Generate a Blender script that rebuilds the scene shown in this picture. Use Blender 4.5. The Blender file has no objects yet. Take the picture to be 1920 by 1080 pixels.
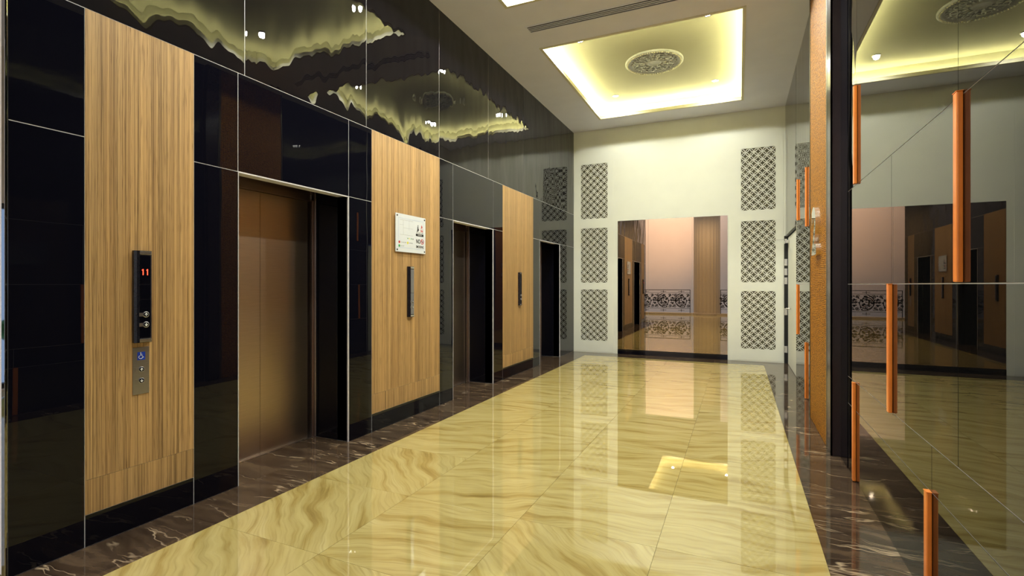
import bpy, bmesh, math, random
from mathutils import Vector, Matrix
R = math.radians
PI = math.pi
random.seed(7)
scene = bpy.context.scene
COL = scene.collection

# ---------------------------------------------------------------- camera
cam = bpy.data.cameras.new('camera'); camo = bpy.data.objects.new('camera', cam); COL.objects.link(camo)
camo.location = (0, 0, 1.4); camo.rotation_euler = (R(90), 0, math.atan(425 / 943))
cam.sensor_width = 36; cam.lens = 943 / 1920 * 36; cam.shift_y = -6 / 1920; cam.clip_start = .02
scene.camera = camo
# ---------------------------------------------------------------- view, world, large lights
scene.view_settings.view_transform = 'Standard'; scene.view_settings.look = 'None'
scene.view_settings.gamma = 1; scene.view_settings.use_curve_mapping = False
scene.view_settings.exposure = 0.2
world = bpy.data.worlds.new('sky'); scene.world = world; world.use_nodes = True
bgn = world.node_tree.nodes['Background']; bgn.inputs[0].default_value = (.42, .62, 1.0, 1); bgn.inputs[1].default_value = 1.3

STRIP_POWER = 62.0
SPOT_POWER = 150.0
SPOT_COL = (.99, 1.0, .90)
STRIP_COL = (1.0, .94, .50)

def area(name, loc, rot, sx, sy, power, col):
    l = bpy.data.lights.new(name, 'AREA'); l.shape = 'RECTANGLE'; l.size = sx; l.size_y = sy; l.energy = power; l.color = col
    o = bpy.data.objects.new(name, l); COL.objects.link(o); o.location = loc; o.rotation_euler = rot
    return o
def spot(name, loc, target, power, col, angle=100, blend=.6, size=.05):
    l = bpy.data.lights.new(name, 'SPOT'); l.energy = power; l.color = col; l.spot_size = R(angle); l.spot_blend = blend; l.shadow_soft_size = size
    o = bpy.data.objects.new(name, l); COL.objects.link(o); o.location = loc
    d = Vector(target) - Vector(loc); o.rotation_euler = d.to_track_quat('-Z', 'Y').to_euler()
    return o
# daylight falling through the open roof of the atrium behind the camera, warm lamps on its wall
area('atrium_skylight', (-2.5, -7.0, 7.6), (0, 0, 0), 8, 3.5, 620, (.94, .92, 1.0))
spot('atrium_wall_lamp', (-3.6, -5.2, 5.6), (-4.0, -9, 4.8), 1250, (1.0, .68, .38), 95, .7, .2)

for lx in (-2.6, -1.35, -.1): spot('column_fill_spot', (lx, -2.3, 4.58), (lx - .1, -5.2, 1.2), 190, (1.0, .9, .72), 110, .7, .06)  # added fill spots without fixtures, to brighten the column and railings
# ---------------------------------------------------------------- materials
def new_mat(name):
    m = bpy.data.materials.new(name); m.use_nodes = True
    nt = m.node_tree; b = nt.nodes['Principled BSDF']
    return m, nt, b
def N(nt, t, **kw):
    n = nt.nodes.new(t)
    for k, v in kw.items():
        if k.startswith('_'): setattr(n, k[1:], v)
        else: n.inputs[k].default_value = v
    return n
def L(nt, a, b): nt.links.new(a, b)
def ramp(nt, src, stops):
    r = nt.nodes.new('ShaderNodeValToRGB'); cr = r.color_ramp
    while len(cr.elements) < len(stops): cr.elements.new(.5)
    for e, (p, c) in zip(cr.elements, stops): e.position = p; e.color = (*c, 1)
    L(nt, src, r.inputs[0]); return r
def plain(name, col, rough=.5, metal=0.0, noise=.06, nscale=30, bump=0.0, ior=1.5, coat=0.0):
    m, nt, b = new_mat(name)
    b.inputs['Roughness'].default_value = rough; b.inputs['Metallic'].default_value = metal; b.inputs['IOR'].default_value = ior
    b.inputs['Coat Weight'].default_value = coat
    tc = N(nt, 'ShaderNodeTexCoord'); no = N(nt, 'ShaderNodeTexNoise', Scale=nscale, Detail=3.0)
    L(nt, tc.outputs['Object'], no.inputs['Vector'])
    c0 = tuple(max(0, c * (1 - noise)) for c in col); c1 = tuple(min(1, c * (1 + noise)) for c in col)
    r = ramp(nt, no.outputs['Fac'], [(.3, c0), (.7, c1)]); L(nt, r.outputs[0], b.inputs['Base Color'])
    if bump:
        bu = N(nt, 'ShaderNodeBump', Strength=.6, Distance=bump); L(nt, no.outputs['Fac'], bu.inputs['Height']); L(nt, bu.outputs[0], b.inputs['Normal'])
    return m
def emit(name, col, s):
    m, nt, b = new_mat(name); b.inputs['Base Color'].default_value = (*col, 1)
    b.inputs['Emission Color'].default_value = (*col, 1); b.inputs['Emission Strength'].default_value = s; return m

def glass_black(name, col=(.0035, .0035, .007), dist=0.0, sc=(1, 2.6, .9), rough=.0, ior=1.5, scale=1.6):
    """polished black glass; dist = height of its gentle ripples in metres"""
    m, nt, b = new_mat(name)
    b.inputs['Base Color'].default_value = (*col, 1); b.inputs['Roughness'].default_value = rough; b.inputs['IOR'].default_value = ior
    tc = N(nt, 'ShaderNodeTexCoord')
    if dist:
        mp = N(nt, 'ShaderNodeMapping', Scale=sc); L(nt, tc.outputs['Object'], mp.inputs['Vector'])
        no = N(nt, 'ShaderNodeTexNoise', Scale=scale, Detail=2.2, Roughness=.42); L(nt, mp.outputs[0], no.inputs['Vector'])
        bu = N(nt, 'ShaderNodeBump', Strength=1.0, Distance=dist); L(nt, no.outputs['Fac'], bu.inputs['Height']); L(nt, bu.outputs[0], b.inputs['Normal'])
    return m

def wood_mat():
    m, nt, b = new_mat('zebrano_veneer')
    tc = N(nt, 'ShaderNodeTexCoord'); oi = N(nt, 'ShaderNodeObjectInfo')
    ad = N(nt, 'ShaderNodeVectorMath', _operation='MULTIPLY_ADD'); L(nt, oi.outputs['Random'], ad.inputs[0]); ad.inputs[1].default_value = (3, 17, 9); L(nt, tc.outputs['Object'], ad.inputs[2])
    m1 = N(nt, 'ShaderNodeMapping', Scale=(1, 48, .12)); L(nt, ad.outputs[0], m1.inputs['Vector'])
    n1 = N(nt, 'ShaderNodeTexNoise', Scale=1.0, Detail=3.0, Roughness=.6); L(nt, m1.outputs[0], n1.inputs['Vector'])
    m2 = N(nt, 'ShaderNodeMapping', Scale=(1, 170, .6)); L(nt, ad.outputs[0], m2.inputs['Vector'])
    n2 = N(nt, 'ShaderNodeTexNoise', Scale=1.0, Detail=4.0, Roughness=.65); L(nt, m2.outputs[0], n2.inputs['Vector'])
    m3 = N(nt, 'ShaderNodeMapping', Scale=(1, 7, .04)); L(nt, ad.outputs[0], m3.inputs['Vector'])
    n3 = N(nt, 'ShaderNodeTexNoise', Scale=1.0, Detail=1.0); L(nt, m3.outputs[0], n3.inputs['Vector'])
    base = ramp(nt, n1.outputs['Fac'], [(.28, (.33, .195, .08)), (.5, (.47, .295, .125)), (.66, (.58, .375, .165))])
    fine = ramp(nt, n2.outputs['Fac'], [(.35, (.30, .25, .20)), (.47, (.92, .9, .88)), (.7, (1.12, 1.1, 1.06))])
    mx = N(nt, 'ShaderNodeMix', _data_type='RGBA', _blend_type='MULTIPLY'); mx.inputs['Factor'].default_value = .9
    L(nt, base.outputs[0], mx.inputs['A']); L(nt, fine.outputs[0], mx.inputs['B'])
    m5 = N(nt, 'ShaderNodeMapping', Scale=(1, 420, 5)); L(nt, ad.outputs[0], m5.inputs['Vector'])
    n5 = N(nt, 'ShaderNodeTexNoise', Scale=1.0, Detail=2.0, Roughness=.6); L(nt, m5.outputs[0], n5.inputs['Vector'])
    dk = ramp(nt, n5.outputs['Fac'], [(.30, (.34, .27, .2)), (.42, (1, 1, 1)), (.8, (1.12, 1.12, 1.1))])
    m6 = N(nt, 'ShaderNodeMix', _data_type='RGBA', _blend_type='MULTIPLY'); m6.inputs['Factor'].default_value = 1
    L(nt, mx.outputs['Result'], m6.inputs['A']); L(nt, dk.outputs[0], m6.inputs['B']); mx = m6
    br = ramp(nt, n3.outputs['Fac'], [(.3, (.86, .86, .86)), (.7, (1.1, 1.08, 1.05))])
    m4 = N(nt, 'ShaderNodeMix', _data_type='RGBA', _blend_type='MULTIPLY'); m4.inputs['Factor'].default_value = 1
    L(nt, mx.outputs['Result'], m4.inputs['A']); L(nt, br.outputs[0], m4.inputs['B']); L(nt, m4.outputs['Result'], b.inputs['Base Color'])
    b.inputs['Roughness'].default_value = .42; b.inputs['IOR'].default_value = 1.4
    bu = N(nt, 'ShaderNodeBump', Strength=.3, Distance=.0006); L(nt, n2.outputs['Fac'], bu.inputs['Height']); L(nt, bu.outputs[0], b.inputs['Normal'])
    return m

def marble_cream(name='cream_marble', a0=-.45, a1=.05):
    m, nt, b = new_mat(name)
    tc = N(nt, 'ShaderNodeTexCoord'); oi = N(nt, 'ShaderNodeObjectInfo')
    rt = N(nt, 'ShaderNodeVectorRotate', _rotation_type='Z_AXIS'); L(nt, tc.outputs['Object'], rt.inputs['Vector'])
    mr = N(nt, 'ShaderNodeMapRange'); pw = N(nt, 'ShaderNodeMath', _operation='POWER'); L(nt, oi.outputs['Random'], pw.inputs[0]); pw.inputs[1].default_value = 1.0; L(nt, pw.outputs[0], mr.inputs['Value']); mr.inputs['To Min'].default_value = a0; mr.inputs['To Max'].default_value = a1
    L(nt, mr.outputs[0], rt.inputs['Angle'])
    ad = N(nt, 'ShaderNodeVectorMath', _operation='MULTIPLY_ADD'); L(nt, oi.outputs['Random'], ad.inputs[0]); ad.inputs[1].default_value = (37, 91, 0); L(nt, rt.outputs[0], ad.inputs[2])
    wn = N(nt, 'ShaderNodeTexNoise', Scale=1.1, Detail=3.0, Roughness=.5); L(nt, ad.outputs[0], wn.inputs['Vector'])
    sb = N(nt, 'ShaderNodeVectorMath', _operation='SUBTRACT'); L(nt, wn.outputs['Color'], sb.inputs[0]); sb.inputs[1].default_value = (.5, .5, .5)
    wp = N(nt, 'ShaderNodeVectorMath', _operation='MULTIPLY_ADD'); L(nt, sb.outputs[0], wp.inputs[0]); wp.inputs[1].default_value = (.5, .5, 0); L(nt, ad.outputs[0], wp.inputs[2])
    mp = N(nt, 'ShaderNodeMapping', Scale=(1.2, 10, 1)); L(nt, wp.outputs[0], mp.inputs['Vector'])
    n1 = N(nt, 'ShaderNodeTexNoise', Scale=1.0, Detail=5.0, Roughness=.56); L(nt, mp.outputs[0], n1.inputs['Vector'])
    c = ramp(nt, n1.outputs['Fac'], [(.28, (.30, .21, .06)), (.39, (.42, .32, .105)), (.48, (.50, .405, .155)), (.60, (.545, .45, .185)), (.75, (.60, .51, .24))])
    mp2 = N(nt, 'ShaderNodeMapping', Scale=(3, 60, 1)); L(nt, wp.outputs[0], mp2.inputs['Vector'])
    n2 = N(nt, 'ShaderNodeTexNoise', Scale=1.0, Detail=3.0); L(nt, mp2.outputs[0], n2.inputs['Vector'])
    c2 = ramp(nt, n2.outputs['Fac'], [(.3, (.74, .71, .62)), (.5, (1, 1, 1)), (.75, (1.05, 1.05, 1.05))])
    mx = N(nt, 'ShaderNodeMix', _data_type='RGBA', _blend_type='MULTIPLY'); mx.inputs['Factor'].default_value = .75
    L(nt, c.outputs[0], mx.inputs['A']); L(nt, c2.outputs[0], mx.inputs['B']); L(nt, mx.outputs['Result'], b.inputs['Base Color'])
    b.inputs['Roughness'].default_value = .004; b.inputs['IOR'].default_value = 2.15
    return m

def marble_dark(name='dark_marble', rot=.8):
    m, nt, b = new_mat(name)
    tc = N(nt, 'ShaderNodeTexCoord'); oi = N(nt, 'ShaderNodeObjectInfo')
    ad = N(nt, 'ShaderNodeVectorMath', _operation='MULTIPLY_ADD'); L(nt, oi.outputs['Random'], ad.inputs[0]); ad.inputs[1].default_value = (53, 29, 0); L(nt, tc.outputs['Object'], ad.inputs[2])
    wn = N(nt, 'ShaderNodeTexNoise', Scale=2.2, Detail=4.0, Roughness=.6); L(nt, ad.outputs[0], wn.inputs['Vector'])
    sb = N(nt, 'ShaderNodeVectorMath', _operation='SUBTRACT'); L(nt, wn.outputs['Color'], sb.inputs[0]); sb.inputs[1].default_value = (.5, .5, .5)
    wp = N(nt, 'ShaderNodeVectorMath', _operation='MULTIPLY_ADD'); L(nt, sb.outputs[0], wp.inputs[0]); wp.inputs[1].default_value = (.22, .22, 0); L(nt, ad.outputs[0], wp.inputs[2])
    mp = N(nt, 'ShaderNodeMapping', Scale=(1.2, 10, 1), Rotation=(0, 0, rot)); L(nt, wp.outputs[0], mp.inputs['Vector'])
    n1 = N(nt, 'ShaderNodeTexNoise', Scale=1.0, Detail=6.0, Roughness=.65); L(nt, mp.outputs[0], n1.inputs['Vector'])
    c = ramp(nt, n1.outputs['Fac'], [(.3, (.024, .015, .010)), (.5, (.066, .043, .028)), (.7, (.135, .09, .055))])
    mp2 = N(nt, 'ShaderNodeMapping', Scale=(.7, 4.6, 1), Rotation=(0, 0, rot)); L(nt, wp.outputs[0], mp2.inputs['Vector'])
    n2 = N(nt, 'ShaderNodeTexNoise', Scale=1.0, Detail=3.5, Roughness=.6); L(nt, mp2.outputs[0], n2.inputs['Vector'])
    v = ramp(nt, n2.outputs['Fac'], [(0, (0, 0, 0)), (.482, (0, 0, 0)), (.491, (.85, .85, .85)), (.500, (0, 0, 0)), (1, (0, 0, 0))])
    n3 = N(nt, 'ShaderNodeTexNoise', Scale=5.0, Detail=2.0); L(nt, ad.outputs[0], n3.inputs['Vector'])
    g = ramp(nt, n3.outputs['Fac'], [(.42, (0, 0, 0)), (.62, (1, 1, 1))])
    mm = N(nt, 'ShaderNodeMath', _operation='MULTIPLY'); L(nt, v.outputs[0], mm.inputs[0]); L(nt, g.outputs[0], mm.inputs[1])
    mx = N(nt, 'ShaderNodeMix', _data_type='RGBA'); L(nt, mm.outputs[0], mx.inputs['Factor']); L(nt, c.outputs[0], mx.inputs['A']); mx.inputs['B'].default_value = (.55, .42, .28, 1)
    L(nt, mx.outputs['Result'], b.inputs['Base Color'])
    b.inputs['Roughness'].default_value = .05; b.inputs['IOR'].default_value = 1.5
    return m

def leather_mat():
    m, nt, b = new_mat('orange_embossed_leather')
    tc = N(nt, 'ShaderNodeTexCoord')
    wn = N(nt, 'ShaderNodeTexNoise', Scale=3.0, Detail=2.0); L(nt, tc.outputs['Object'], wn.inputs['Vector'])
    wp = N(nt, 'ShaderNodeVectorMath', _operation='MULTIPLY_ADD'); L(nt, wn.outputs['Color'], wp.inputs[0]); wp.inputs[1].default_value = (.03, .03, .05); L(nt, tc.outputs['Object'], wp.inputs[2])
    mp = N(nt, 'ShaderNodeMapping', Scale=(1, 42, 60)); L(nt, wp.outputs[0], mp.inputs['Vector'])
    vo = N(nt, 'ShaderNodeTexVoronoi', Scale=1.0, Randomness=.35); L(nt, mp.outputs[0], vo.inputs['Vector'])
    c = ramp(nt, vo.outputs['Distance'], [(.1, (.62, .27, .015)), (.4, (.42, .165, .008)), (.65, (.09, .028, .002))])
    L(nt, c.outputs[0], b.inputs['Base Color']); b.inputs['Roughness'].default_value = .5; b.inputs['IOR'].default_value = 1.28
    inv = N(nt, 'ShaderNodeMath', _operation='SUBTRACT'); inv.inputs[0].default_value = 1; L(nt, vo.outputs['Distance'], inv.inputs[1])
    bu = N(nt, 'ShaderNodeBump', Strength=1, Distance=.009); L(nt, inv.outputs[0], bu.inputs['Height']); L(nt, bu.outputs[0], b.inputs['Normal'])
    return m

def brushed(name, col, rough=.3, metal=1.0, aniso=.0):
    m, nt, b = new_mat(name); b.inputs['Metallic'].default_value = metal
    tc = N(nt, 'ShaderNodeTexCoord'); mp = N(nt, 'ShaderNodeMapping', Scale=(1, 3, 260)); L(nt, tc.outputs['Object'], mp.inputs['Vector'])
    no = N(nt, 'ShaderNodeTexNoise', Scale=2.0, Detail=2.0); L(nt, mp.outputs[0], no.inputs['Vector'])
    c = ramp(nt, no.outputs['Fac'], [(.3, tuple(x * .92 for x in col)), (.7, tuple(min(1, x * 1.06) for x in col))]); L(nt, c.outputs[0], b.inputs['Base Color'])
    b.inputs['Roughness'].default_value = rough; b.inputs['Anisotropic'].default_value = aniso
    return m

M = {}
M['glass'] = glass_black('black_glass', ior=1.38, dist=.0012, scale=.8)
M['glass_wavy'] = glass_black('rippled_black_glass', ior=1.46, col=(.004, .0035, .006), dist=.016, sc=(1, 2.6, .9), scale=1.0)
M['glass_dark_mirror'] = glass_black('dark_mirror_glass', (.004, .004, .004), dist=.0, ior=1.52)
M['glass_dark_wavy'] = glass_black('dark_mirror_glass_rippled', (.004, .004, .004), dist=.004, sc=(1, 3.5, .8), scale=1.5)
M['wood'] = wood_mat()
M['cream'] = marble_cream(); M['cream_diag'] = marble_cream('cream_marble_diagonal', .45, .95); M['dark'] = marble_dark(); M['dark_cross'] = marble_dark('dark_marble_cross', -.35); M['leather'] = leather_mat()
M['grout'] = plain('grout_light', (.55, .5, .42), .7)
M['joint'] = plain('aluminium_joint', (.86, .85, .86), .35, .0)
M['slab'] = plain('screed', (.34, .28, .15), .8)
M['paint'] = plain('white_wall_paint', (.78, .79, .70), .55, noise=.015, nscale=4)
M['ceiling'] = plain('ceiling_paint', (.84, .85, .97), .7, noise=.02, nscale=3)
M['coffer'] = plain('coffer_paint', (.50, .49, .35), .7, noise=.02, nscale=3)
M['trimp'] = plain('cream_moulding_paint', (.72, .68, .5), .5, noise=.02)
M['copper'] = brushed('brushed_copper_steel', (.56, .45, .355), .36)
M['copper_d'] = brushed('dark_copper_steel', (.46, .35, .30), .38)
M['steel'] = brushed('brushed_steel', (.50, .50, .57), .3)
M['alu'] = plain('satin_aluminium', (.8, .79, .8), .25, 1.0)
M['chrome'] = plain('polished_chrome', (.85, .85, .85), .04, 1.0, noise=.0)
M['bead'] = plain('bright_edge_bead', (.80, .79, .82), .3, .3)
M['dchrome'] = plain('smoked_chrome', (.30, .29, .27), .03, 1.0, noise=.0)
M['plastic'] = plain('black_plastic', (.012, .012, .018), .18)
M['screen'] = plain('black_screen', (.003, .003, .006), .03)
M['bronze'] = plain('bronze_mirror', (.43, .335, .26), .0, 1.0, noise=.0)
M['brown'] = plain('dark_brown_frame', (.02, .013, .016), .22)
M['olive'] = plain('bronze_edge_strip', (.12, .11, .07), .3, .7)
M['orange'] = plain('orange_lacquer', (.95, .27, .04), .3, noise=.08, nscale=9, coat=.3)
M['blackp'] = plain('black_frame_paint', (.006, .006, .006), .4)
M['lattback'] = plain('grey_green_backing', (.15, .14, .085), .45, noise=.25, nscale=22)
M['iron'] = plain('black_wrought_iron', (.006, .005, .005), .45)
M['plaster'] = plain('grey_silver_plaster', (.50, .51, .50), .38, .0, noise=.1, nscale=18)
M['peach'] = plain('pale_rose_wall_paint', (.64, .58, .50), .7, noise=.02, nscale=2)
M['column'] = plain('beige_column_paint', (.58, .47, .32), .6, noise=.03)
M['creamwall'] = plain('cream_corridor_paint', (.55, .46, .30), .6, noise=.05)
M['strip'] = emit('cove_light', STRIP_COL, STRIP_POWER)
M['lamp'] = emit('downlight_lamp', (1, .97, .88), 60)
M['red'] = emit('red_digits', (1, .05, .02), 4)
M['white'] = plain('white_print', (.85, .86, .85), .4, noise=.01)
M['sheet'] = plain('acrylic_notice', (.75, .78, .80), .12, noise=.01)
M['bluep'] = plain('blue_print', (.015, .05, .42), .3, noise=.02)
M['blackprint'] = plain('black_print', (.01, .01, .01), .5)
M['redprint'] = plain('red_print', (.55, .02, .02), .5)
M['greenprint'] = plain('green_print', (.02, .35, .08), .5)
M['yellowprint'] = plain('yellow_print', (.85, .75, .05), .5)
M['paleblue'] = plain('pale_blue_print', (.45, .55, .72), .5)
M['greyprint'] = plain('grey_print', (.35, .36, .38), .5)
M['pane'] = None
m, nt, b = new_mat('clear_pane'); b.inputs['Transmission Weight'].default_value = 1; b.inputs['Roughness'].default_value = 0; b.inputs['IOR'].default_value = 1.1; M['pane'] = m
M['leaf'] = plain('hedge_green', (.06, .2, .03), .6, noise=.5, nscale=12)

# ---------------------------------------------------------------- helpers
def ab(bm, x0, x1, y0, y1, z0, z1, bev=0.0):
    if x0 > x1: x0, x1 = x1, x0
    if y0 > y1: y0, y1 = y1, y0
    if z0 > z1: z0, z1 = z1, z0
    vs = [bm.verts.new(p) for p in ((x0, y0, z0), (x1, y0, z0), (x1, y1, z0), (x0, y1, z0), (x0, y0, z1), (x1, y0, z1), (x1, y1, z1), (x0, y1, z1))]
    fs = [bm.faces.new([vs[i] for i in f]) for f in ((0, 3, 2, 1), (4, 5, 6, 7), (0, 1, 5, 4), (1, 2, 6, 5), (2, 3, 7, 6), (3, 0, 4, 7))]
    if bev:
        es = list({e for f in fs for e in f.edges})
        bmesh.ops.bevel(bm, geom=es, offset=bev, segments=2, affect='EDGES', profile=.6)
def boxes(*bs, bev=0.0):
    bm = bmesh.new()
    for q in bs: ab(bm, *q, bev=bev)
    return bm
def tube(bm, pts, r, seg=6, cap=True, r1=None):
    """sweep a round section along points"""
    pts = [Vector(p) for p in pts]; rings = []; n = len(pts); up = None
    for i, p in enumerate(pts):
        t = (pts[min(i + 1, n - 1)] - pts[max(i - 1, 0)]).normalized()
        if up is None: up = Vector((0, 0, 1)) if abs(t.z) < .9 else Vector((1, 0, 0))
        s = t.cross(up)
        if s.length < 1e-5: s = t.cross(Vector((0, 1, 0)))
        s.normalize(); up = s.cross(t).normalized()
        rr = r if r1 is None else r + (r1 - r) * i / (n - 1)
        rings.append([bm.verts.new(p + (s * math.cos(a) + up * math.sin(a)) * rr) for a in [2 * PI * k / seg for k in range(seg)]])
    for a, c in zip(rings, rings[1:]):
        for k in range(seg): bm.faces.new((a[k], a[(k + 1) % seg], c[(k + 1) % seg], c[k]))
    if cap: bm.faces.new(rings[0][::-1]); bm.faces.new(rings[-1])
def lathe(bm, prof, center=(0, 0, 0), axis='Z', seg=32, close=True):
    """prof: (radius, height) pairs, turned about an axis"""
    c = Vector(center); rings = []
    def pt(r, h, a):
        x, y = r * math.cos(a), r * math.sin(a)
        return c + (Vector((x, y, h)) if axis == 'Z' else Vector((h, x, y)) if axis == 'X' else Vector((x, h, y)))
    for r, h in prof:
        rings.append([bm.verts.new(pt(max(r, 1e-5), h, 2 * PI * k / seg)) for k in range(seg)])
    for a, d in zip(rings, rings[1:]):
        for k in range(seg): bm.faces.new((a[k], a[(k + 1) % seg], d[(k + 1) % seg], d[k]))
    if close: bm.faces.new(rings[0][::-1]); bm.faces.new(rings[-1])
def obj(name, bm, mat, parent=None, smooth=False, origin=None):
    me = bpy.data.meshes.new(name)
    if origin is not None: bmesh.ops.translate(bm, verts=bm.verts, vec=-Vector(origin))
    bmesh.ops.recalc_face_normals(bm, faces=bm.faces); bm.to_mesh(me); bm.free()
    if mat is not None: me.materials.append(mat)
    if smooth:
        for p in me.polygons: p.use_smooth = True
    o = bpy.data.objects.new(name, me); COL.objects.link(o)
    if origin is not None: o.location = origin
    if parent is not None: o.parent = parent
    return o
def tag(o, label, cat, group=None):
    o['label'] = label; o['category'] = cat
    if group: o['group'] = group
    return o
def thing(name, label, cat, loc=(0, 0, 0), group=None):
    o = bpy.data.objects.new(name, None); COL.objects.link(o); o.location = loc; o.empty_display_size = .1
    return tag(o, label, cat, group)
def struct(name, bm, mat, label=None):
    o = obj(name, bm, mat) if bm is not None else bpy.data.objects.new(name, None)
    if bm is None: COL.objects.link(o)
    o['kind'] = 'structure'; o['category'] = name.rsplit('_', 1)[0] if '_' in name else name
    if label: o['label'] = label
    return o
def text(name, s, size, mat, parent, loc, rot, extrude=.0006, wid=None, bold=0.0, align='CENTER'):
    cu = bpy.data.curves.new(name, 'FONT'); cu.body = s; cu.size = size; cu.extrude = extrude; cu.align_x = align; cu.align_y = 'CENTER'; cu.offset = bold
    t = bpy.data.objects.new(name, cu); COL.objects.link(t); bpy.context.view_layer.update()
    dg = bpy.context.evaluated_depsgraph_get(); me = bpy.data.meshes.new_from_object(t.evaluated_get(dg))
    bpy.data.objects.remove(t); bpy.data.curves.remove(cu)
    o = bpy.data.objects.new(name, me); COL.objects.link(o); me.materials.clear(); me.materials.append(mat)
    o.location = loc; o.rotation_euler = rot
    if wid:
        w = max(v.co.x for v in me.vertices) - min(v.co.x for v in me.vertices)
        for v in me.vertices: v.co.x *= wid / w
    if parent is not None: o.parent = parent
    return o

# ================================================================ SETTING
LX, RX, BY, H = -3.17, .76, 10.2, 4.6       # left wall, right wall, back wall, ceiling height
AX = -3.59                                  # depth of the lift alcoves
ALC = [(2.403, 3.490), (5.285, 6.390), (8.213, 9.300)]
G = .0025                                   # half a joint

# ---- floor: marble tiles, each its own piece, on a screed slab
fl = struct('floor', boxes((-9, 4, -5, BY + .3, -.12, -.014)), M['slab'], 'polished cream marble tiles framed by a dark brown marble border')
def tile(name, x0, x1, y0, y1, mat, g=.0009):
    cx, cy = (x0 + x1) / 2, (y0 + y1) / 2
    return obj(name, boxes((x0 + g, x1 - g, y0 + g, y1 - g, -.013, 0)), mat, fl, origin=(cx, cy, 0))
TX = [-2.79, -1.99, -1.195, -.40, .404]
TYs = [1.97 + .79 * k for k in range(-8, 10)]       # up to 9.08
rows = TYs + [9.73]
for y0, y1 in zip(rows, rows[1:]):
    for x0, x1 in zip(TX, TX[1:]): tile('tile', x0, x1, y0, y1, M['cream_diag'] if (x0 < -2.5 and y0 < 3.4) or (x0 < -1.5 and y0 < 1.9) or (-1.3 < x0 < -1.1 and y0 < 2.7) else M['cream'])
DYs = [1.97 - .79 * 2 + 1.58 * k for k in range(-2, 6)] + [9.73]
for y0, y1 in zip(DYs, DYs[1:]):
    if y1 > 1.3: tile('border_tile', LX, TX[0], max(y0, 1.195), y1, M['dark'])
    tile('border_tile', TX[-1], RX + .04, y0, y1, M['dark_cross'])
xs = [LX, -1.99, -.4, RX + .04]
for x0, x1 in zip(xs, xs[1:]): tile('border_tile', x0, x1, 9.73, BY, M['dark'])
for a0, a1 in ALC: tile('border_tile', AX - .1, LX, a0, a1, M['dark'])
for i in range(7):                                   # lobby floor left of the lift bank
    for j in range(8):
        y0 = 1.195 - .8 * (j + 1); tile('tile', TX[0] - .8 * (i + 1), TX[0] - .8 * i, y0, y0 + .8, M['cream'])

# ---- left wall: screed core with light joints behind the glass panels
core = bmesh.new(); segs = []
ys = [1.20] + [v for a in ALC for v in a] + [BY]
for y0, y1 in zip(ys[::2], ys[1::2]): ab(core, LX - .13, LX - .0018, y0, y1, 0, H)
for a0, a1 in ALC:
    ab(core, LX - .13, LX - .0018, a0, a1, 2.19, H)
wl = struct('wall_left', core, M['joint'], 'lift bank wall of black glass panels and striped wood veneer panels')
def lpanel(name, y0, y1, z0, z1, mat, proud=0.0):
    return obj(name, boxes((LX - .0015, LX + proud, y0 + G, y1 - G, z0 + G, z1 - G)), mat, wl, origin=(LX, (y0 + y1) / 2, z0))
VY = [1.195, 1.505, 2.092, 2.403, 3.490, 3.799, 4.985, 5.285, 6.390, 6.700, 7.905, 8.213, 9.300, BY]
kind = ['g', 'w', 'g', 'd', 'g', 'w', 'g', 'd', 'g', 'w', 'g', 'd', 'g']
for k, y0, y1 in zip(kind, VY, VY[1:]):
    if k == 'g':
        lpanel('glass_panel', y0, y1, 0, 2.187, M['glass']); lpanel('glass_panel', y0, y1, 2.187, 2.873, M['glass'])
    elif k == 'd': lpanel('glass_panel', y0, y1, 2.187, 2.873, M['glass'])
    else:
        lpanel('skirting_panel', y0, y1, 0, .172, M['glass'])
        o = obj('wood_panel', boxes((LX - .0015, LX + .001, y0 + .001, y1 - .001, .3575, 2.8715)), M['wood'], wl, origin=(LX, (y0 + y1) / 2, .357))
        o = obj('wood_panel', boxes((LX - .0015, LX + .001, y0 + .001, y1 - .001, .173, .356)), M['wood'], wl, origin=(LX, (y0 + y1) / 2 + .11, .172))
UY = [1.195, 2.455, 3.724, 4.976, 6.232, 7.474, 8.72, BY]
for y0, y1 in zip(UY, UY[1:]): lpanel('upper_glass_panel', y0, y1, 2.873, H, M['glass_wavy'])
obj('end_trim', boxes((LX - .035, LX - .001, 1.185, 1.1955, 0, H), bev=.003), M['dchrome'], wl)
# alcove linings and metal corner beads
for a0, a1 in ALC:
    for yy, s in ((a0, 1), (a1, -1)):
        obj('reveal_panel', boxes((AX + .004, LX - .006, yy - s * .02, yy + s * .0, .001, 2.19)), M['glass'], wl)
        obj('corner_trim', boxes((LX - .009, LX + .003, yy - s * .001, yy + s * (.003 if s > 0 else .010), .001, 2.187)), M['bead'], wl)
    obj('lintel_trim', boxes((LX - .008, LX + .002, a0, a1, 2.180, 2.1895)), M['bead'], wl)
    obj('soffit_panel', boxes((AX - .12, LX - .13, a0 - .02, a1 + .02, 2.31, 2.33)), M['glass'], wl)
    obj('alcove_light_block', boxes((AX - .15, AX - .12, a0 - .1, a1 + .1, 0, H), (AX - .12, LX - .131, a0 - .06, a0 - .021, 0, H), (AX - .12, LX - .131, a1 + .021, a1 + .06, 0, H)), M['blackp'], wl)  # unseen box added behind the doors to block sky light leaking in
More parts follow.
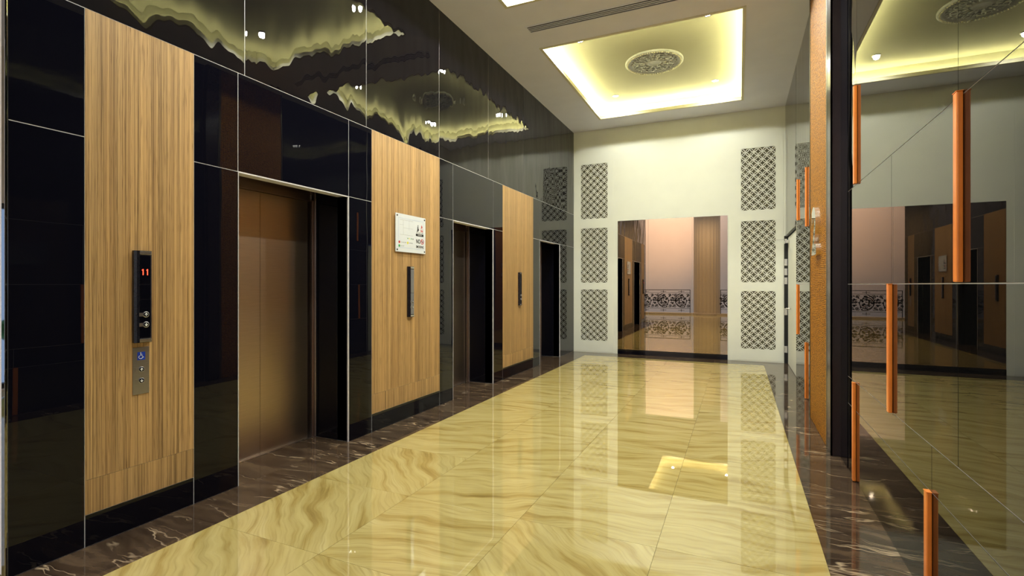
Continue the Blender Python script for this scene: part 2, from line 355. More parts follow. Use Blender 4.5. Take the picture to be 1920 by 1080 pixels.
# ---- lift doors
for i, (a0, a1) in enumerate(ALC):
    d = struct('door_%d' % (i + 1), None, None, ['brushed copper lift doors in the alcove nearest the camera', 'brushed copper lift doors in the middle alcove', 'lift doors in the far alcove by the white back wall'][i])
    mid = (a0 + a1) / 2 - .025; j = .07
    obj('door_leaf', boxes((AX - .03, AX, a0 + j, mid - .0015, .006, 2.16)), M['copper'], d)
    obj('door_leaf', boxes((AX - .03, AX, mid + .0015, a1 - j, .006, 2.16)), M['copper'], d)
    for yy, s in ((a0, 1), (a1, -1)):
        obj('door_jamb', boxes((AX - .05, AX + .012, yy + s * .001, yy + s * (j - .03), 0, 2.30), (AX - .05, AX + .03, yy + s * .001, yy + s * .018, 0, 2.30), bev=.002), M['copper_d'], d)
        obj('jamb_trim', boxes((AX + .012, AX + .018, yy + s * (j - .034), yy + s * (j - .03), 0, 2.30)), M['alu'], d)
    obj('door_header', boxes((AX - .05, AX + .012, a0 + .001, a1 - .001, 2.175, 2.225), (AX - .05, AX - .004, a0 + .001, a1 - .001, 2.225, 2.305), (AX - .05, AX + .02, a0 + .001, a1 - .001, 2.165, 2.175)), M['copper_d'], d)
    obj('door_sill', boxes((AX - .05, AX + .02, a0, a1, .0005, .005)), M['alu'], d)
    obj('corner_trim', boxes((AX + .03, AX + .036, a1 - .005, a1, 0, 2.30)), M['alu'], d)

# ---- back wall
bm = boxes((LX - .2, -3.03, BY + .0, BY + .2, 0, H + .3))
wb = struct('wall_back', None, None, 'white back wall with pierced lattice panels either side of a bronze mirror')
LAT = [(-3.016, -2.450, [(.245, 1.300), (1.445, 2.572), (2.770, 3.903)]), (.040, .606, [(.225, 1.284), (1.446, 2.568), (2.766, 3.902)])]
bm.free(); bm = bmesh.new()
def wbox(x0, x1, z0, z1, y=0.0, t=.03): ab(bm, x0, x1, BY + y, BY + y + t, z0, z1)
wbox(LX - .1, -3.016, 0, H + .1); wbox(-2.450, .040, 0, H + .1); wbox(.606, .80, 0, H + .1)
for x0, x1, zs in LAT:
    e = [0] + [z for p in zs for z in p] + [H + .1]
    for z0, z1 in zip(e[::2], e[1::2]): wbox(x0, x1, z0, z1)
obj('wall_board', bm, M['paint'], wb)
# shallow raised frames round each lattice column
for x0, x1 in ((LX + .002, -2.335), (-.105, RX - .03)):
    t = .004; w = .0
    zt = 4.066
    bm = bmesh.new()
    # raised sheet with openings
    li = LAT[0] if x0 < -1 else LAT[1]
    ab(bm, x0, li[0], BY - t, BY + .001, .02, zt); ab(bm, li[1], x1, BY - t, BY + .001, .02, zt)
    e = [.02] + [z for p in li[2] for z in p] + [zt]
    for z0, z1 in zip(e[::2], e[1::2]): ab(bm, li[0], li[1], BY - t, BY + .001, z0, z1)
    obj('raised_panel', bm, M['paint'], wb)
def lattice(x0, x1, z0, z1):
    nx, nz = 8, 16; px, pz = (x1 - x0) / nx, (z1 - z0) / nz; w = .0085; d = .012
    bm = bmesh.new(); S = 6
    for i in range(nx):
        for j in range(nz):
            # a leaf-shaped pair of arcs across every cell, node to node
            for s in (0, 1):
                if (i + j) % 2 == 0:      # nodes at (0,0) and (1,1); arc centres at the other corners
                    c = (1, 0) if s else (0, 1)
                    a0, a1 = (PI / 2, PI) if s else (-PI / 2, 0)
                else:
                    c = (0, 0) if s else (1, 1)
                    a0, a1 = (0, PI / 2) if s else (PI, 1.5 * PI)
                prev = None
                for k in range(S + 1):
                    a = a0 + (a1 - a0) * k / S
                    q = []
                    for rr in (px - w, px + w * .0 + w * .35):
                        f = rr / px
                        X = x0 + (i + c[0] + math.cos(a) * f) * px; Z = z0 + (j + c[1] + math.sin(a) * f) * pz
                        q += [bm.verts.new((X, BY + .002, Z)), bm.verts.new((X, BY + .002 + d, Z))]
                    if prev:
                        p = prev
                        bm.faces.new((p[0], q[0], q[2], p[2])); bm.faces.new((p[0], p[1], q[1], q[0])); bm.faces.new((p[2], q[2], q[3], p[3]))
                    prev = q
    for i in range(nx + 1):
        for j in range(nz + 1):
            if (i + j) % 2 == 0:
                X, Z = x0 + i * px, z0 + j * pz; q = .0095
                a = [bm.verts.new((max(x0, min(x1, X + dx * q)), BY + .0018, max(z0, min(z1, Z + dz * q)))) for dx, dz in ((1, 0), (0, 1), (-1, 0), (0, -1))]
                bm.faces.new(a)
    return bm
for x0, x1, zs in LAT:
    for z0, z1 in zs:
        o = obj('lattice_screen', lattice(x0, x1, z0, z1), M['paint'], wb)
        obj('screen_backing', boxes((x0 - .03, x1 + .03, BY + .036, BY + .05, z0 - .03, z1 + .03)), M['lattback'], wb)
obj('wall_core', boxes((LX - .2, 1.2, BY + .06, BY + .2, 0, H + .3)), M['blackp'], wb)
obj('skirting_panel', boxes((-2.24, -.188, BY - .012, BY - .001, .001, .095)), M['glass'], wb)

# ---- right wall
cr = bmesh.new()
ab(cr, RX + .0022, RX + .2, -2.2, 8.36, -.01, H)
ab(cr, RX + .0022, RX + .2, 8.36, BY + .03, 2.27, H)
wr = struct('wall_right', cr, M['joint'], 'dark mirrored glass wall of staggered panels with orange bars')
def rpanel(y0, y1, z0, z1, mat='glass_dark_mirror', name='mirror_glass_panel'):
    g = .002
    return obj(name, boxes((RX, RX + .002, y0 + g, y1 - g, z0 + g, z1 - g)), M[mat], wr, origin=(RX, (y0 + y1) / 2, z0))
n0, n1 = -2.2, 4.55
for y0, y1, z0, z1 in ((n0, 2.76, 0, .502), (2.76, n1, 0, .502), (n0, 2.724, .502, .705), (2.724, n1, .502, .705),
                       (n0, 2.437, .705, 1.405), (2.437, 4.298, .705, 1.405), (4.298, n1, .705, 1.405),
                       (n0, 3.35, 1.405, 2.11), (3.35, n1, 1.405, 2.11)):
    rpanel(y0, y1, z0, z1)
for y0, y1, z0, z1 in ((n0, 2.437, 2.11, H), (2.437, 4.24, 2.11, H)): rpanel(y0, y1, z0, z1)
rpanel(4.24, n1, 2.11, H, 'glass_dark_wavy')
obj('black_glass_strip', boxes((RX - .004, RX + .002, 4.552, 4.828, 0, H)), M['glass'], wr)
for y0, y1, z0, z1 in ((6.17, 8.35, 0, .705), (6.17, 8.35, .705, 1.405), (6.17, 8.35, 1.405, 2.11)): rpanel(y0, y1, z0, z1)
rpanel(6.17, 8.35, 2.11, H, 'glass_dark_wavy'); rpanel(8.365, BY - .004, 2.27, H)
# side door in the corner
d4 = struct('door_4', None, None, 'narrow white service door standing in the corner by the right lattice column')
obj('door_frame', boxes((RX - .02, RX + .045, BY - .035, BY - .002, 0, 2.27), (RX + .045, RX + .2, BY - .035, BY, 0, 2.27), (RX + .01, RX + .2, 8.365, 8.40, 0, 2.27), (RX + .01, RX + .2, 8.4, BY - .035, 2.25, 2.27)), M['blackp'], d4)
lf = obj('door_leaf', boxes((RX + .035, RX + .075, 8.42, 10.085, .008, 2.23)), M['paint'], d4)
for z in (.25, .92, 1.47, 1.63, 1.80): obj('hinge', boxes((RX - .018, RX + .03, BY - .042, BY - .036, z - .06, z + .06), bev=.002), M['alu'], lf)
bm = bmesh.new(); tube(bm, [(RX + .035, 9.55, 1.0), (RX - .02, 9.55, 1.0)], .012, 8); tube(bm, [(RX - .02, 9.55, 1.0), (RX - .022, 9.70, 1.0)], .010, 8)
obj('lever_handle', bm, M['alu'], lf, True)
bm = bmesh.new(); ab(bm, RX - .03, RX + .03, 9.86, 10.05, 2.12, 2.18, bev=.006); tube(bm, [(RX - .0, 9.9, 2.19), (RX - .28, 10.1, 2.20), (RX - .30, 10.16, 2.20)], .006, 6)
obj('door_closer', bm, M['alu'], lf)

# leather pillar
pl = thing('wall_pillar', 'tall orange embossed leather pillar framed in dark brown on the mirrored wall', 'pillar', (RX, 5.5, 0))
def part(name, bm, mat, parent, smooth=False):
    """mesh given in world metres, stored relative to its parent"""
    loc = Vector((0, 0, 0)); p = parent
    while p is not None: loc += p.location; p = p.parent
    bmesh.ops.translate(bm, verts=bm.verts, vec=-loc)
    return obj(name, bm, mat, parent, smooth)
part('pillar_core', boxes((.70, RX + .002, 4.835, 6.155, .001, H - .001)), M['blackp'], pl)
part('leather_panel', boxes((.690, .70, 5.055, 6.13, .003, H - .002), bev=.002), M['leather'], pl)
part('edge_strip', boxes((.684, .70, 5.018, 5.053, .003, H - .002), bev=.002), M['olive'], pl)
part('edge_strip', boxes((.684, .70, 6.132, 6.155, .003, H - .002), bev=.002), M['olive'], pl)
part('side_frame', boxes((.686, .70, 4.83, 5.016, .003, H - .002), (.686, RX - .004, 4.83, 4.8345, .003, H - .002)), M['brown'], pl)

# ---- ceiling with three coffers
CX0, CX1 = -2.43, .05
CY = [(6.385, 9.54), (2.09, 5.25)]
bm = bmesh.new(); zt = H + .035
ab(bm, -9, CX0, -3.5, BY + .3, H, zt); ab(bm, CX1, 1.3, -3.5, BY + .3, H, zt)
e = [-3.5, CY[1][0], CY[1][1], CY[0][0], CY[0][1], BY + .3]
for y0, y1 in zip(e[::2], e[1::2]): ab(bm, CX0, CX1, y0, y1, H, zt)
ce = struct('ceiling', bm, M['ceiling'], 'grey painted ceiling with lit rectangular coffers')
CT = H + .235; WD = .17
for y0, y1 in CY:
    x0, x1 = CX0 - WD, CX1 + WD; a0, a1 = y0 - WD, y1 + WD
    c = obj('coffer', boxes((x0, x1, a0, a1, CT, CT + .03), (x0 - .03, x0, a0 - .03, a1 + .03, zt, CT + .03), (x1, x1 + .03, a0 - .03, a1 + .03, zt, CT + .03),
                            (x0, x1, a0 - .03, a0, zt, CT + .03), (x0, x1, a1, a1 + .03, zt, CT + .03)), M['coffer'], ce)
    t = .008; l = .012
    obj('coffer_trim', boxes((CX0 - .03, CX0 + t, y0 - .03, y1 + .03, H - .008, zt + l), (CX1 - t, CX1 + .03, y0 - .03, y1 + .03, H - .008, zt + l),
                             (CX0 + t, CX1 - t, y0 - .03, y0 + t, H - .008, zt + l), (CX0 + t, CX1 - t, y1 - t, y1 + .03, H - .008, zt + l)), M['trimp'], c)
    s = .03; g = .075
    obj('cove_light_strip', boxes((CX0 - g - s, CX0 - g, y0 - g, y1 + g, zt + .003, zt + .018), (CX1 + g, CX1 + g + s, y0 - g, y1 + g, zt + .003, zt + .018),
                                  (CX0 - g, CX1 + g, y0 - g - s, y0 - g, zt + .003, zt + .018), (CX0 - g, CX1 + g, y1 + g, y1 + g + s, zt + .003, zt + .018)), M['strip'], c)

# ---- downlights in the coffers
names = {0: 'far coffer', 1: 'middle coffer', 2: 'rear coffer'}
for ci, (y0, y1) in enumerate(CY):
    ym = (y0 + y1) / 2
    for sx in (0, 1):
        for sy in (0, 1):
            x = (-2.04, -.36)[sx]; y = ym + (-1.12, 1.15)[sy]
            t = thing('recessed_downlight', 'small round recessed downlight at the %s %s of the %s of the ceiling' % (('front', 'back')[sy], ('left', 'right')[sx], names[ci]), 'downlight', (x, y, CT), 'recessed downlights in the coffers')
            bm = bmesh.new(); lathe(bm, [(.045, 0), (.058, 0), (.058, -.006), (.05, -.010), (.045, -.004)], seg=24, close=False); obj('trim_ring', bm, M['alu'], t, True)
            bm = bmesh.new(); lathe(bm, [(.044, -.001), (.044, -.004), (.02, -.006)], seg=20); obj('lamp_lens', bm, M['lamp'], t)
            spot('downlight_beam', (x, y, CT - .02), (x, y, 0), SPOT_POWER * (.5 if ci == 0 and sy == 1 else 1.15), SPOT_COL, 158, .45, .04)

# ---- plaster medallions
def medallion(x, y, label):
    t = thing('ceiling_medallion', label, 'medallion', (x, y, CT), 'plaster medallions')
    bm = bmesh.new()
    lathe(bm, [(.43, 0), (.43, -.018), (.415, -.03), (.40, -.030), (.392, -.02), (.375, -.012), (.355, -.016), (.335, -.010), (.12, -.010), (.10, -.026), (.085, -.030), (.07, -.020), (.0, -.024)], seg=64, close=False)
    obj('disc', bm, M['plaster'], t, True)
    bm = bmesh.new()
    for k in range(72):
        a = 2 * PI * k / 72; c = Vector((.398 * math.cos(a), .398 * math.sin(a), -.030))
        bmesh.ops.create_icosphere(bm, subdivisions=1, radius=.013, matrix=Matrix.Translation(c))
    obj('bead_rim', bm, M['trimp'], t, True)
    bm = bmesh.new()
    for k in range(8):
        a0 = 2 * PI * k / 8
        def P(r, a, z=-.018): return (r * math.cos(a0 + a), r * math.sin(a0 + a), z)
        for s in (1, -1):                       # a pair of scrolls per spoke
            pts = []
            for q in range(18):
                u = q / 17; th = u * 2.6 * PI; rr = .062 * (1 - u * .78)
                cx, cy = .245, s * .062
                pts.append((cx - rr * math.cos(th), cy + s * rr * math.sin(th)))
            tube(bm, [(px * math.cos(a0) - py * math.sin(a0), px * math.sin(a0) + py * math.cos(a0), -.018) for px, py in pts], .011, 6, r1=.006)
        # leaf between the scrolls
        for q, (r0, ln, wd) in enumerate(((.12, .075, .03), (.21, .06, .024), (.29, .04, .018))):
            mt = Matrix.Rotation(a0, 4, 'Z') @ Matrix.Translation((r0 + ln / 2, 0, -.018)) @ Matrix.Diagonal((ln / 2, wd / 2, .014, 1))
            bmesh.ops.create_icosphere(bm, subdivisions=2, radius=1, matrix=mt)
        for ang in (.16, -.16, .39):
            mt = Matrix.Rotation(a0 + ang, 4, 'Z') @ Matrix.Translation((.325, 0, -.016)) @ Matrix.Diagonal((.022, .013, .012, 1))
            bmesh.ops.create_icosphere(bm, subdivisions=1, radius=1, matrix=mt)
        mt = Matrix.Rotation(a0 + .39, 4, 'Z') @ Matrix.Translation((.155, 0, -.018)) @ Matrix.Diagonal((.035, .02, .016, 1))
        bmesh.ops.create_icosphere(bm, subdivisions=2, radius=1, matrix=mt)
    obj('leaf_relief', bm, M['plaster'], t, True)
medallion(-1.19, 7.96, 'round ornate silver grey plaster medallion centred in the far ceiling coffer')
medallion(-1.19, 3.67, 'round plaster medallion in the middle coffer, seen only in the dark mirrored wall')

# ---- linear air grille
t = thing('air_grille', 'long narrow slatted air grille in the ceiling in front of the far coffer', 'air grille', (-1.2, 5.84, H))
gx0, gx1, gy0, gy1 = -1.22, 1.3, -.085, .085
obj('frame', boxes((gx0, gx1, gy0, gy0 + .016, -.008, -.0005), (gx0, gx1, gy1 - .016, gy1, -.008, -.0005), (gx0, gx0 + .02, gy0 + .016, gy1 - .016, -.008, -.0005), (gx1 - .02, gx1, gy0 + .016, gy1 - .016, -.008, -.0005)), M['ceiling'], t)
obj('grille_backing', boxes((gx0 + .02, gx1 - .02, gy0 + .016, gy1 - .016, -.0018, -.0004)), M['blackp'], t)
for k in range(3):
    y = -.036 + .036 * k; obj('slat', boxes((gx0 + .02, gx1 - .02, y - .006, y + .006, -.0085, -.002)), M['ceiling'], t)

# ---- orange bars on the right wall
BARS = [(4.235, 2.112, 2.80, 'orange bar highest on the near mirrored wall, next to the black strip'),
        (2.405, 1.41, 2.12, 'large orange bar on the near mirrored wall, ending on the eye-level joint'),
        (3.345, .705, 1.403, 'orange bar on the near mirrored wall hanging just below the eye-level joint'),
        (4.275, .004, .70, 'orange bar at floor level on the near mirrored wall, next to the black strip'),
        (2.735, -.0, .502, 'orange bar at floor level nearest the camera, cut by the bottom of the picture'),
        (8.06, 2.30, 2.87, 'thin orange bar high on the far mirrored panels, left of the taller one'),
        (7.07, 2.11, 2.83, 'thin orange bar high on the far mirrored panels, right beside the leather pillar'),
        (8.10, .705, 1.403, 'thin orange bar below the eye-level joint on the far mirrored panels'),
        (7.12, .004, .69, 'thin orange bar at floor level on the far mirrored panels by the pillar')]
BW, BD = .040, .021
for y, z0, z1, lab in BARS:
    if z0 <= 0: z0 = .004
    t = thing('orange_bar', lab, 'bar', (RX, y, z0), 'orange bars on the dark mirrored wall')
    bm = boxes((-BD, -.0005, -BW / 2, BW / 2, 0, z1 - z0), bev=.005); obj('bar', bm, M['orange'], t)
    obj('end_cap', boxes((-BD - .001, -.0005, -BW / 2 - .001, BW / 2 + .001, z1 - z0, z1 - z0 + .003)), M['orange'], t)

# ---- bronze mirror
t = thing('wall_mirror', 'large bronze tinted mirror in three panes on the white back wall', 'mirror', (-1.2, BY, .095))
for x0, x1 in ((-2.24, -1.635), (-1.635, -.81), (-.81, -.188)):
    part('mirror_pane', boxes((x0 + .0015, x1 - .0015, BY - .008, BY - .0045, .097, 2.694)), M['bronze'], t)

# ---- chrome numeral on the pillar
t = text('chrome_numeral', '2', .60, M['chrome'], None, (.6705, 5.55, 1.885), (R(90), 0, R(-90)), extrude=.0195, bold=.022, wid=.30)
tag(t, 'deep polished chrome figure 2 mounted on the orange leather pillar', 'numeral')

# ================================================================ things on the left wall
WX = LX + .001      # face of the veneer
ROT = (R(90), 0, R(90))
def arrow_bm(up, r, x):
    bm = bmesh.new(); s = 1 if up else -1; w = r * .11
    ab(bm, x, x + .0006, -w, w, -r * .5, r * .5)
    for sg in (1, -1):
        v = [bm.verts.new(p) for p in ((x + .0007, 0, s * r * .55), (x + .0007, sg * r * .45, s * r * .08), (x + .0007, sg * r * .45 - sg * w * .1, s * r * .08 - s * w * 2.4), (x + .0007, 0, s * r * .55 - s * w * 3))]
        bm.faces.new(v)
    return bm
def button(parent, y, z, up, r=.017, x=.0):
    """child of a panel; y, z relative to the panel"""
    bm = bmesh.new(); lathe(bm, [(r * 1.0, 0), (r * 1.0, .003), (r * .86, .004), (r * .82, .0025)], seg=24, axis='X', close=False, center=(x, y, z))
    ab(bm, x, x + .002, y - r * 2.1, y - r * .9, z - r * .6, z + r * .6)
    b_ = obj('call_button', bm, M['steel'], parent)
    bm = bmesh.new(); lathe(bm, [(r * .84, 0), (r * .84, .0032), (r * .6, .004)], seg=24, axis='X', center=(x, y, z)); obj('button_cap', bm, M['plastic'], b_, True)
    bm = arrow_bm(up, r, x + .0042); bmesh.ops.translate(bm, verts=bm.verts, vec=(0, y, z)); obj('arrow', bm, M['white'], b_)
def lantern(yc, z0, z1, label, face, digits, w=.097):
    t = thing('lift_call_panel', label, 'call panel', (WX, yc, z0), 'tall lift call panels')
    h = z1 - z0; d = .03
    bm = bmesh.new()
    # curved housing section extruded upward
    sec = [(0, -w / 2), (.016, -w / 2), (.026, -w * .40), (d, -w * .26), (d, w * .30), (.024, w * .43), (.014, w / 2), (0, w / 2)]
    lo = [bm.verts.new((x, y, 0)) for x, y in sec]; hi = [bm.verts.new((x, y, h)) for x, y in sec]
    n = len(sec)
    for k in range(n): bm.faces.new((lo[k], lo[(k + 1) % n], hi[(k + 1) % n], hi[k]))
    bm.faces.new(lo[::-1]); bm.faces.new(hi)
    obj('housing', bm, M['plastic'], t)
    for za, zb in ((.004, .022), (h - .022, h - .004)):
        obj('end_cap', boxes((d - .002, d + .003, -w * .27, w * .36, za, zb), bev=.001), M['alu'], t)
    sc = obj('display', boxes((d - .001, d + .0015, -w * .25, w * .33, h * .475, h - .03)), face, t)
    bp = obj('button_plate', boxes((d - .001, d + .0015, -w * .25, w * .33, .03, h * .468)), face, t)
    if digits:
        bm = bmesh.new(); x = d + .0017
        for yy in (-.009, .015):
            ab(bm, x, x + .0005, yy - .0022, yy + .0022, h * .735, h * .80); ab(bm, x, x + .0005, yy - .0062, yy - .0022, h * .785, h * .793)
        obj('digits', bm, M['red'], sc)
    button(t, .006, h * .305, True, x=d + .0015); button(t, .006, h * .195, False, x=d + .0015)
lantern(1.7825, 1.066, 1.597, 'black lift call panel reading 11 on the nearest wood panel', M['screen'], True)
lantern(4.402, 1.062, 1.592, 'silver faced lift call panel under the notice on the middle wood panel', M['steel'], False)
lantern(7.312, 1.075, 1.595, 'thin black lift call panel on the farthest wood panel', M['plastic'], False)
# wheelchair call plate
t = thing('accessible_call_plate', 'brushed steel wheelchair call plate below the panel reading 11', 'call plate', (WX, 1.7785, .766))
obj('plate', boxes((0, .004, -.044, .044, 0, .272), bev=.001), M['steel'], t)
sy = obj('wheelchair_sign', boxes((.004, .0048, -.020, .022, .198, .244)), M['bluep'], t)
bm = bmesh.new(); x = .0056
def wl2(p): return (x, p[0] + .001, p[1] + .221)
tube(bm, [wl2(p) for p in ((-.004, .016), (-.004, .002), (.005, .001), (.009, -.009), (.013, -.008))], .0014, 6)
tube(bm, [wl2((-.004 + .0105 * math.cos(a), -.006 + .0095 * math.sin(a))) for a in [R(120) + R(235) * k / 12 for k in range(13)]], .0013, 6)
tube(bm, [wl2((-.004, .009)), wl2((.005, .009))], .0012, 6)
bmesh.ops.create_icosphere(bm, subdivisions=1, radius=.0028, matrix=Matrix.Translation(wl2((-.004, .0185))))
obj('wheelchair_symbol', bm, M['white'], sy)
button(t, .001, .143, True, .016, .004); button(t, .001, .078, False, .016, .004)

# notice board
nw, nh = .528, .392
t = thing('safety_notice', 'white acrylic fire safety and no smoking notice on the middle wood panel', 'sign', (WX, 4.403, 1.738))
bd = obj('board', boxes((.012, .018, -nw / 2, nw / 2, 0, nh), bev=.001), M['sheet'], t)
for y in (-nw / 2 + .025, nw / 2 - .02):
    for z in (.022, nh - .022):
        bm = bmesh.new(); lathe(bm, [(.009, 0), (.009, .020), (.007, .022)], center=(0, y, z), axis='X', seg=16); obj('standoff_screw', bm, M['blackp'], t, True)
bm = bmesh.new(); f = .0014; q = .045; x0, x1 = .0182, .0186
for z in (q, nh - q): ab(bm, x0, x1, -nw / 2 + q, nw / 2 - q, z - f, z + f)
for y in (-nw / 2 + q, nw / 2 - q): ab(bm, x0, x1, y - f, y + f, q, nh - q)
obj('border_line', bm, M['paleblue'], bd)
def nt_(name, s, y, z, size, mat, wid=None, bold=0.0):
    return text(name, s, size, mat, bd, (.0185, y, z), ROT, .0002, wid, bold)
nt_('lettering', 'NO', .125, .127, .062, M['blackprint'], .075, .0016)
nt_('lettering', 'SMOKING', .158, .070, .036, M['blackprint'], .142, .0010)
nt_('lettering', 'FIRE', .193, .243, .034, M['redprint'], .05, .0006)
nt_('lettering', 'IN CASE OF', .193, .268, .010, M['redprint'], .05)
nt_('lettering', 'DO NOT USE', .155, .221, .016, M['blackprint'], .125)
ab_ = obj('black_band', boxes((.0182, .0188, .083, .225, .185, .210)), M['blackprint'], bd)
nt_('lettering', 'ELEVATOR', .155, .1975, .016, M['white'], .07).location.x = .0190
bm = bmesh.new(); ring = [(.0188, .200 + .026 * math.cos(a), .130 + .026 * math.sin(a)) for a in [2 * PI * k / 24 for k in range(25)]]
tube(bm, ring, .003, 6); tube(bm, [(.0188, .200 - .018, .130 + .018), (.0188, .200 + .018, .130 - .018)], .0028, 6); obj('no_smoking_ring', bm, M['redprint'], bd)
obj('cigarette', boxes((.0184, .0188, .186, .214, .1265, .1325)), M['blackprint'], bd)
# running figure and flame
bm = bmesh.new()
for p0, p1, r in (((.120, .288), (.118, .268), .0052), ((.118, .27), (.132, .262), .003), ((.118, .268), (.132, .252), .0048), ((.132, .252), (.118, .238), .0045), ((.118, .268), (.112, .247), .0045), ((.112, .247), (.104, .232), .004)):
    tube(bm, [(.019, *p0), (.019, *p1)], r, 6)
bmesh.ops.create_icosphere(bm, subdivisions=1, radius=.0055, matrix=Matrix.Translation((.019, .121, .298)))
obj('running_figure', bm, M['blackprint'], bd)
bm = bmesh.new(); fp = [(0, 0), (.010, .006), (.013, .016), (.008, .026), (.004, .022), (.003, .040), (-.005, .030), (-.008, .022), (-.011, .012), (-.008, .004)]
vs = [bm.verts.new((.0187, .192 + a, .274 + b_)) for a, b_ in fp]; bm.faces.new(vs); obj('flame', bm, M['redprint'], bd)
for y, z, mt, s in ((-.205, .100, 'redprint', 'YOU ARE HERE'), (-.205, .062, 'greenprint', 'FIRE EXIT'), (-.062, .100, 'yellowprint', 'HOSE REEL')):
    bm = bmesh.new(); lathe(bm, [(.0135, .0182), (.0135, .0187)], center=(0, y, z), axis='X', seg=16); obj('colour_dot', bm, M[mt], bd)
    text('lettering', s, .014, M['greyprint'], bd, (.0185, y + .024, z), ROT, .0002, None, 0, 'LEFT')
bm = bmesh.new()
for (a, b_, c, d_) in ((-.2, .03, .330, .332), (-.2, .03, .178, .180), (-.14, -.138, .18, .33), (-.04, -.038, .23, .33), (-.14, .03, .25, .2515), (-.2, -.14, .28, .2815)): ab(bm, .0182, .0184, a, b_, c, d_)
obj('floor_plan_lines', bm, M['greyprint'], bd)
for y, c in ((-.06, 'greenprint'), (-.035, 'yellowprint'), (-.0, 'greenprint'), (.03, 'blackprint')): obj('plan_mark', boxes((.0182, .0185, y - .006, y + .006, .140, .152)), M[c], bd)

# ================================================================ behind the camera: lobby and atrium seen in the mirrors
wc = struct('wall_corridor', boxes((-9, LX - .04, 1.30, 1.45, 0, H)), M['creamwall'])
for i, x in enumerate((-3.235, -3.40)): obj('moulding', boxes((x - .008, x + .008, 1.285, 1.2995, 0, H), bev=.003), M['trimp'], wc)
wa = struct('wall_atrium', boxes((-9, 5, -9.2, -9, -3, 7.6)), M['peach'])
struct('wall_atrium_right', boxes((4, 4.2, -9, BY, -.2, 7.6)), M['peach'])
struct('wall_outer', boxes((-9.2, -9, -9, -2.6, -3, 7.6), (-9.2, -9, .8, 1.45, 0, 7.6), (-9.2, -9, -2.6, .8, 2.5, 7.6), (-9.2, -9, -2.6, .8, -3, .0)), M['peach'])
w1 = struct('window_1', boxes((-9.15, -9.05, -2.6, -2.53, 0, 2.5), (-9.15, -9.05, .73, .8, 0, 2.5), (-9.15, -9.05, -2.53, .73, 2.43, 2.5), (-9.15, -9.05, -2.53, .73, 0, .07), (-9.14, -9.06, -.93, -.87, .07, 2.43)), M['blackp'])
obj('pane', boxes((-9.11, -9.10, -2.53, -.93, .07, 2.43)), M['pane'], w1); obj('pane', boxes((-9.11, -9.10, -.87, .73, .07, 2.43)), M['pane'], w1)
bm = bmesh.new()
for k in range(60):
    r = random.uniform(.2, .38)
    bmesh.ops.create_icosphere(bm, subdivisions=1, radius=r, matrix=Matrix.Translation((-11 + random.uniform(-.3, .3), random.uniform(-5, 3), random.uniform(.0, .75))))
tag(obj('garden_hedge', bm, M['leaf']), 'clipped green hedge outside the side window, glimpsed only in reflections', 'hedge')
tr = obj('balcony_edge', boxes((-9, 4, -5.0, -4.55, -.25, .07)), M['creamwall'], fl)
# lobby floor stone behind
# fluted column
t = thing('fluted_column', 'tall beige fluted column reflected in the bronze mirror between the iron railings', 'column', (-1.365, -4.95, 0))
bm = bmesh.new(); n = 96; rings = []
for z in (.10, 7.5):
    rings.append([bm.verts.new(((.585 - .022 * abs(math.sin(12 * a))) * math.cos(a), (.585 - .022 * abs(math.sin(12 * a))) * math.sin(a), z)) for a in [2 * PI * k / n for k in range(n)]])
for k in range(n): bm.faces.new((rings[0][k], rings[0][(k + 1) % n], rings[1][(k + 1) % n], rings[1][k]))
obj('shaft', bm, M['column'], t)
bm = bmesh.new(); lathe(bm, [(.60, .0), (.60, .07), (.59, .10)], seg=48); obj('plinth', bm, M['column'], t)

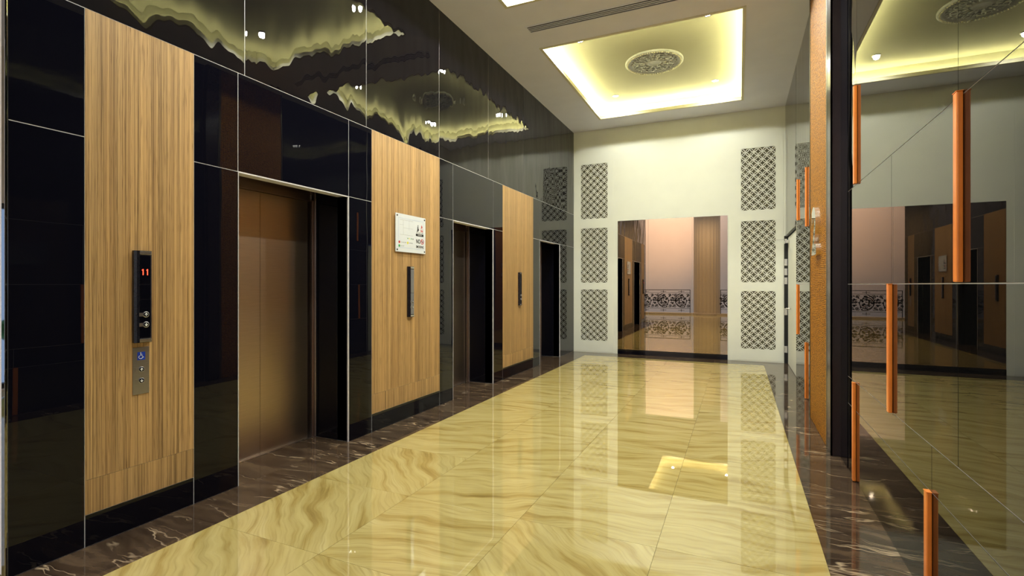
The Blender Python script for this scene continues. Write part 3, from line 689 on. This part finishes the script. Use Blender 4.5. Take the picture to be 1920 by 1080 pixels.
def railing(x0, x1, y, label):
    t = thing('iron_railing', label, 'railing', ((x0 + x1) / 2, y, .07), 'ornate iron railings of the atrium')
    w = (x1 - x0) / 2; n = max(1, round((x1 - x0) / .82)); pw = (x1 - x0) / n; h = 1.10
    obj('handrail', boxes((-w, w, -.025, .025, h - .025, h), bev=.006), M['iron'], t)
    obj('lower_rail', boxes((-w, w, -.01, .01, .20, .215), (-w, w, -.01, .01, h - .16, h - .145)), M['iron'], t)
    for xx in (-w + .012, w - .012): obj('end_post', boxes((xx - .012, xx + .012, -.012, .012, 0, h - .02)), M['iron'], t)
    def spiral(bm, cx, cz, R0, a0, turns, s, r=.015, shrink=.82):
        pts = []; K = int(14 * abs(turns)) + 4
        for k in range(K + 1):
            u = k / K; rr = R0 * (1 - shrink * u); a = a0 + s * turns * 2 * PI * u
            pts.append((cx + rr * math.cos(a), 0, cz + rr * math.sin(a)))
        tube(bm, pts, r, 5)
        bmesh.ops.create_icosphere(bm, subdivisions=1, radius=r * 2.4, matrix=Matrix.Translation(pts[-1]))
    for i in range(n):
        bm = bmesh.new(); cx = -w + pw * (i + .5); cz = .58; q = pw / .82
        spiral(bm, cx + .02, cz, .335 * q, R(100), 1.6, 1, .018, .8)
        spiral(bm, cx + .02, cz, .335 * q, R(-60), .55, -1, .018, .3)
        for (dx, dz, r_, a, tn, s) in ((-.26, .24, .085, 20, 1.3, 1), (.30, .25, .075, 160, 1.3, -1), (-.30, -.23, .085, -30, 1.3, -1), (.31, -.24, .085, 200, 1.3, 1), (-.33, .02, .07, 90, 1.2, 1), (.35, .02, .065, 270, 1.2, 1), (.0, .14, .07, 0, 1.2, -1), (-.1, -.13, .07, 180, 1.2, -1), (.13, -.1, .06, 60, 1.2, 1), (-.12, .10, .075, 200, 1.1, 1), (.14, .06, .06, 10, 1.2, 1), (.02, -.2, .08, 0, 1.1, 1), (.02, .27, .06, 30, 1.2, -1), (-.2, -.02, .06, 0, 1.1, 1), (-.39, .14, .055, 0, 1.2, -1), (-.39, -.13, .055, 0, 1.2, 1)):
            spiral(bm, cx + dx * q, cz + dz, r_, R(a), tn, s, .014)
        for (dx, dz) in ((-.2, .1), (.2, .12), (-.17, -.2), (.2, -.2), (0, .02), (.05, .27), (-.05, -.29), (.26, 0), (-.3, .12), (.1, .2), (-.38, .28), (-.38, -.28), (.36, .12), (.36, -.1), (.08, -.08), (-.08, .0), (-.25, -.1), (.27, .2), (-.12, .28), (.15, -.28)):   # leaves
            bmesh.ops.create_icosphere(bm, subdivisions=1, radius=1, matrix=Matrix.Translation((cx + dx * q, 0, cz + dz)) @ Matrix.Rotation(dx * 9, 4, 'Y') @ Matrix.Diagonal((.045, .012, .026, 1)))
        for zz in (h - .09, .12):                      # crosses above and below
            tube(bm, [(cx, 0, zz - .08), (cx, 0, zz + .07)], .008, 5); tube(bm, [(cx - .13, 0, zz), (cx + .13, 0, zz)], .006, 5)
            for dx in (-.12, -.06, .06, .12): tube(bm, [(cx + dx, 0, zz - .025), (cx + dx, 0, zz + .025)], .006, 5)
            bmesh.ops.create_icosphere(bm, subdivisions=1, radius=.028, matrix=Matrix.Translation((cx, 0, zz)))
        obj('scroll_panel', bm, M['iron'], t)
railing(-4.52, -2.07, -4.62, 'long ornate black iron railing left of the column, reflected in the bronze mirror')
railing(-.765, .90, -4.62, 'short ornate black iron railing right of the column, reflected in the bronze mirror')
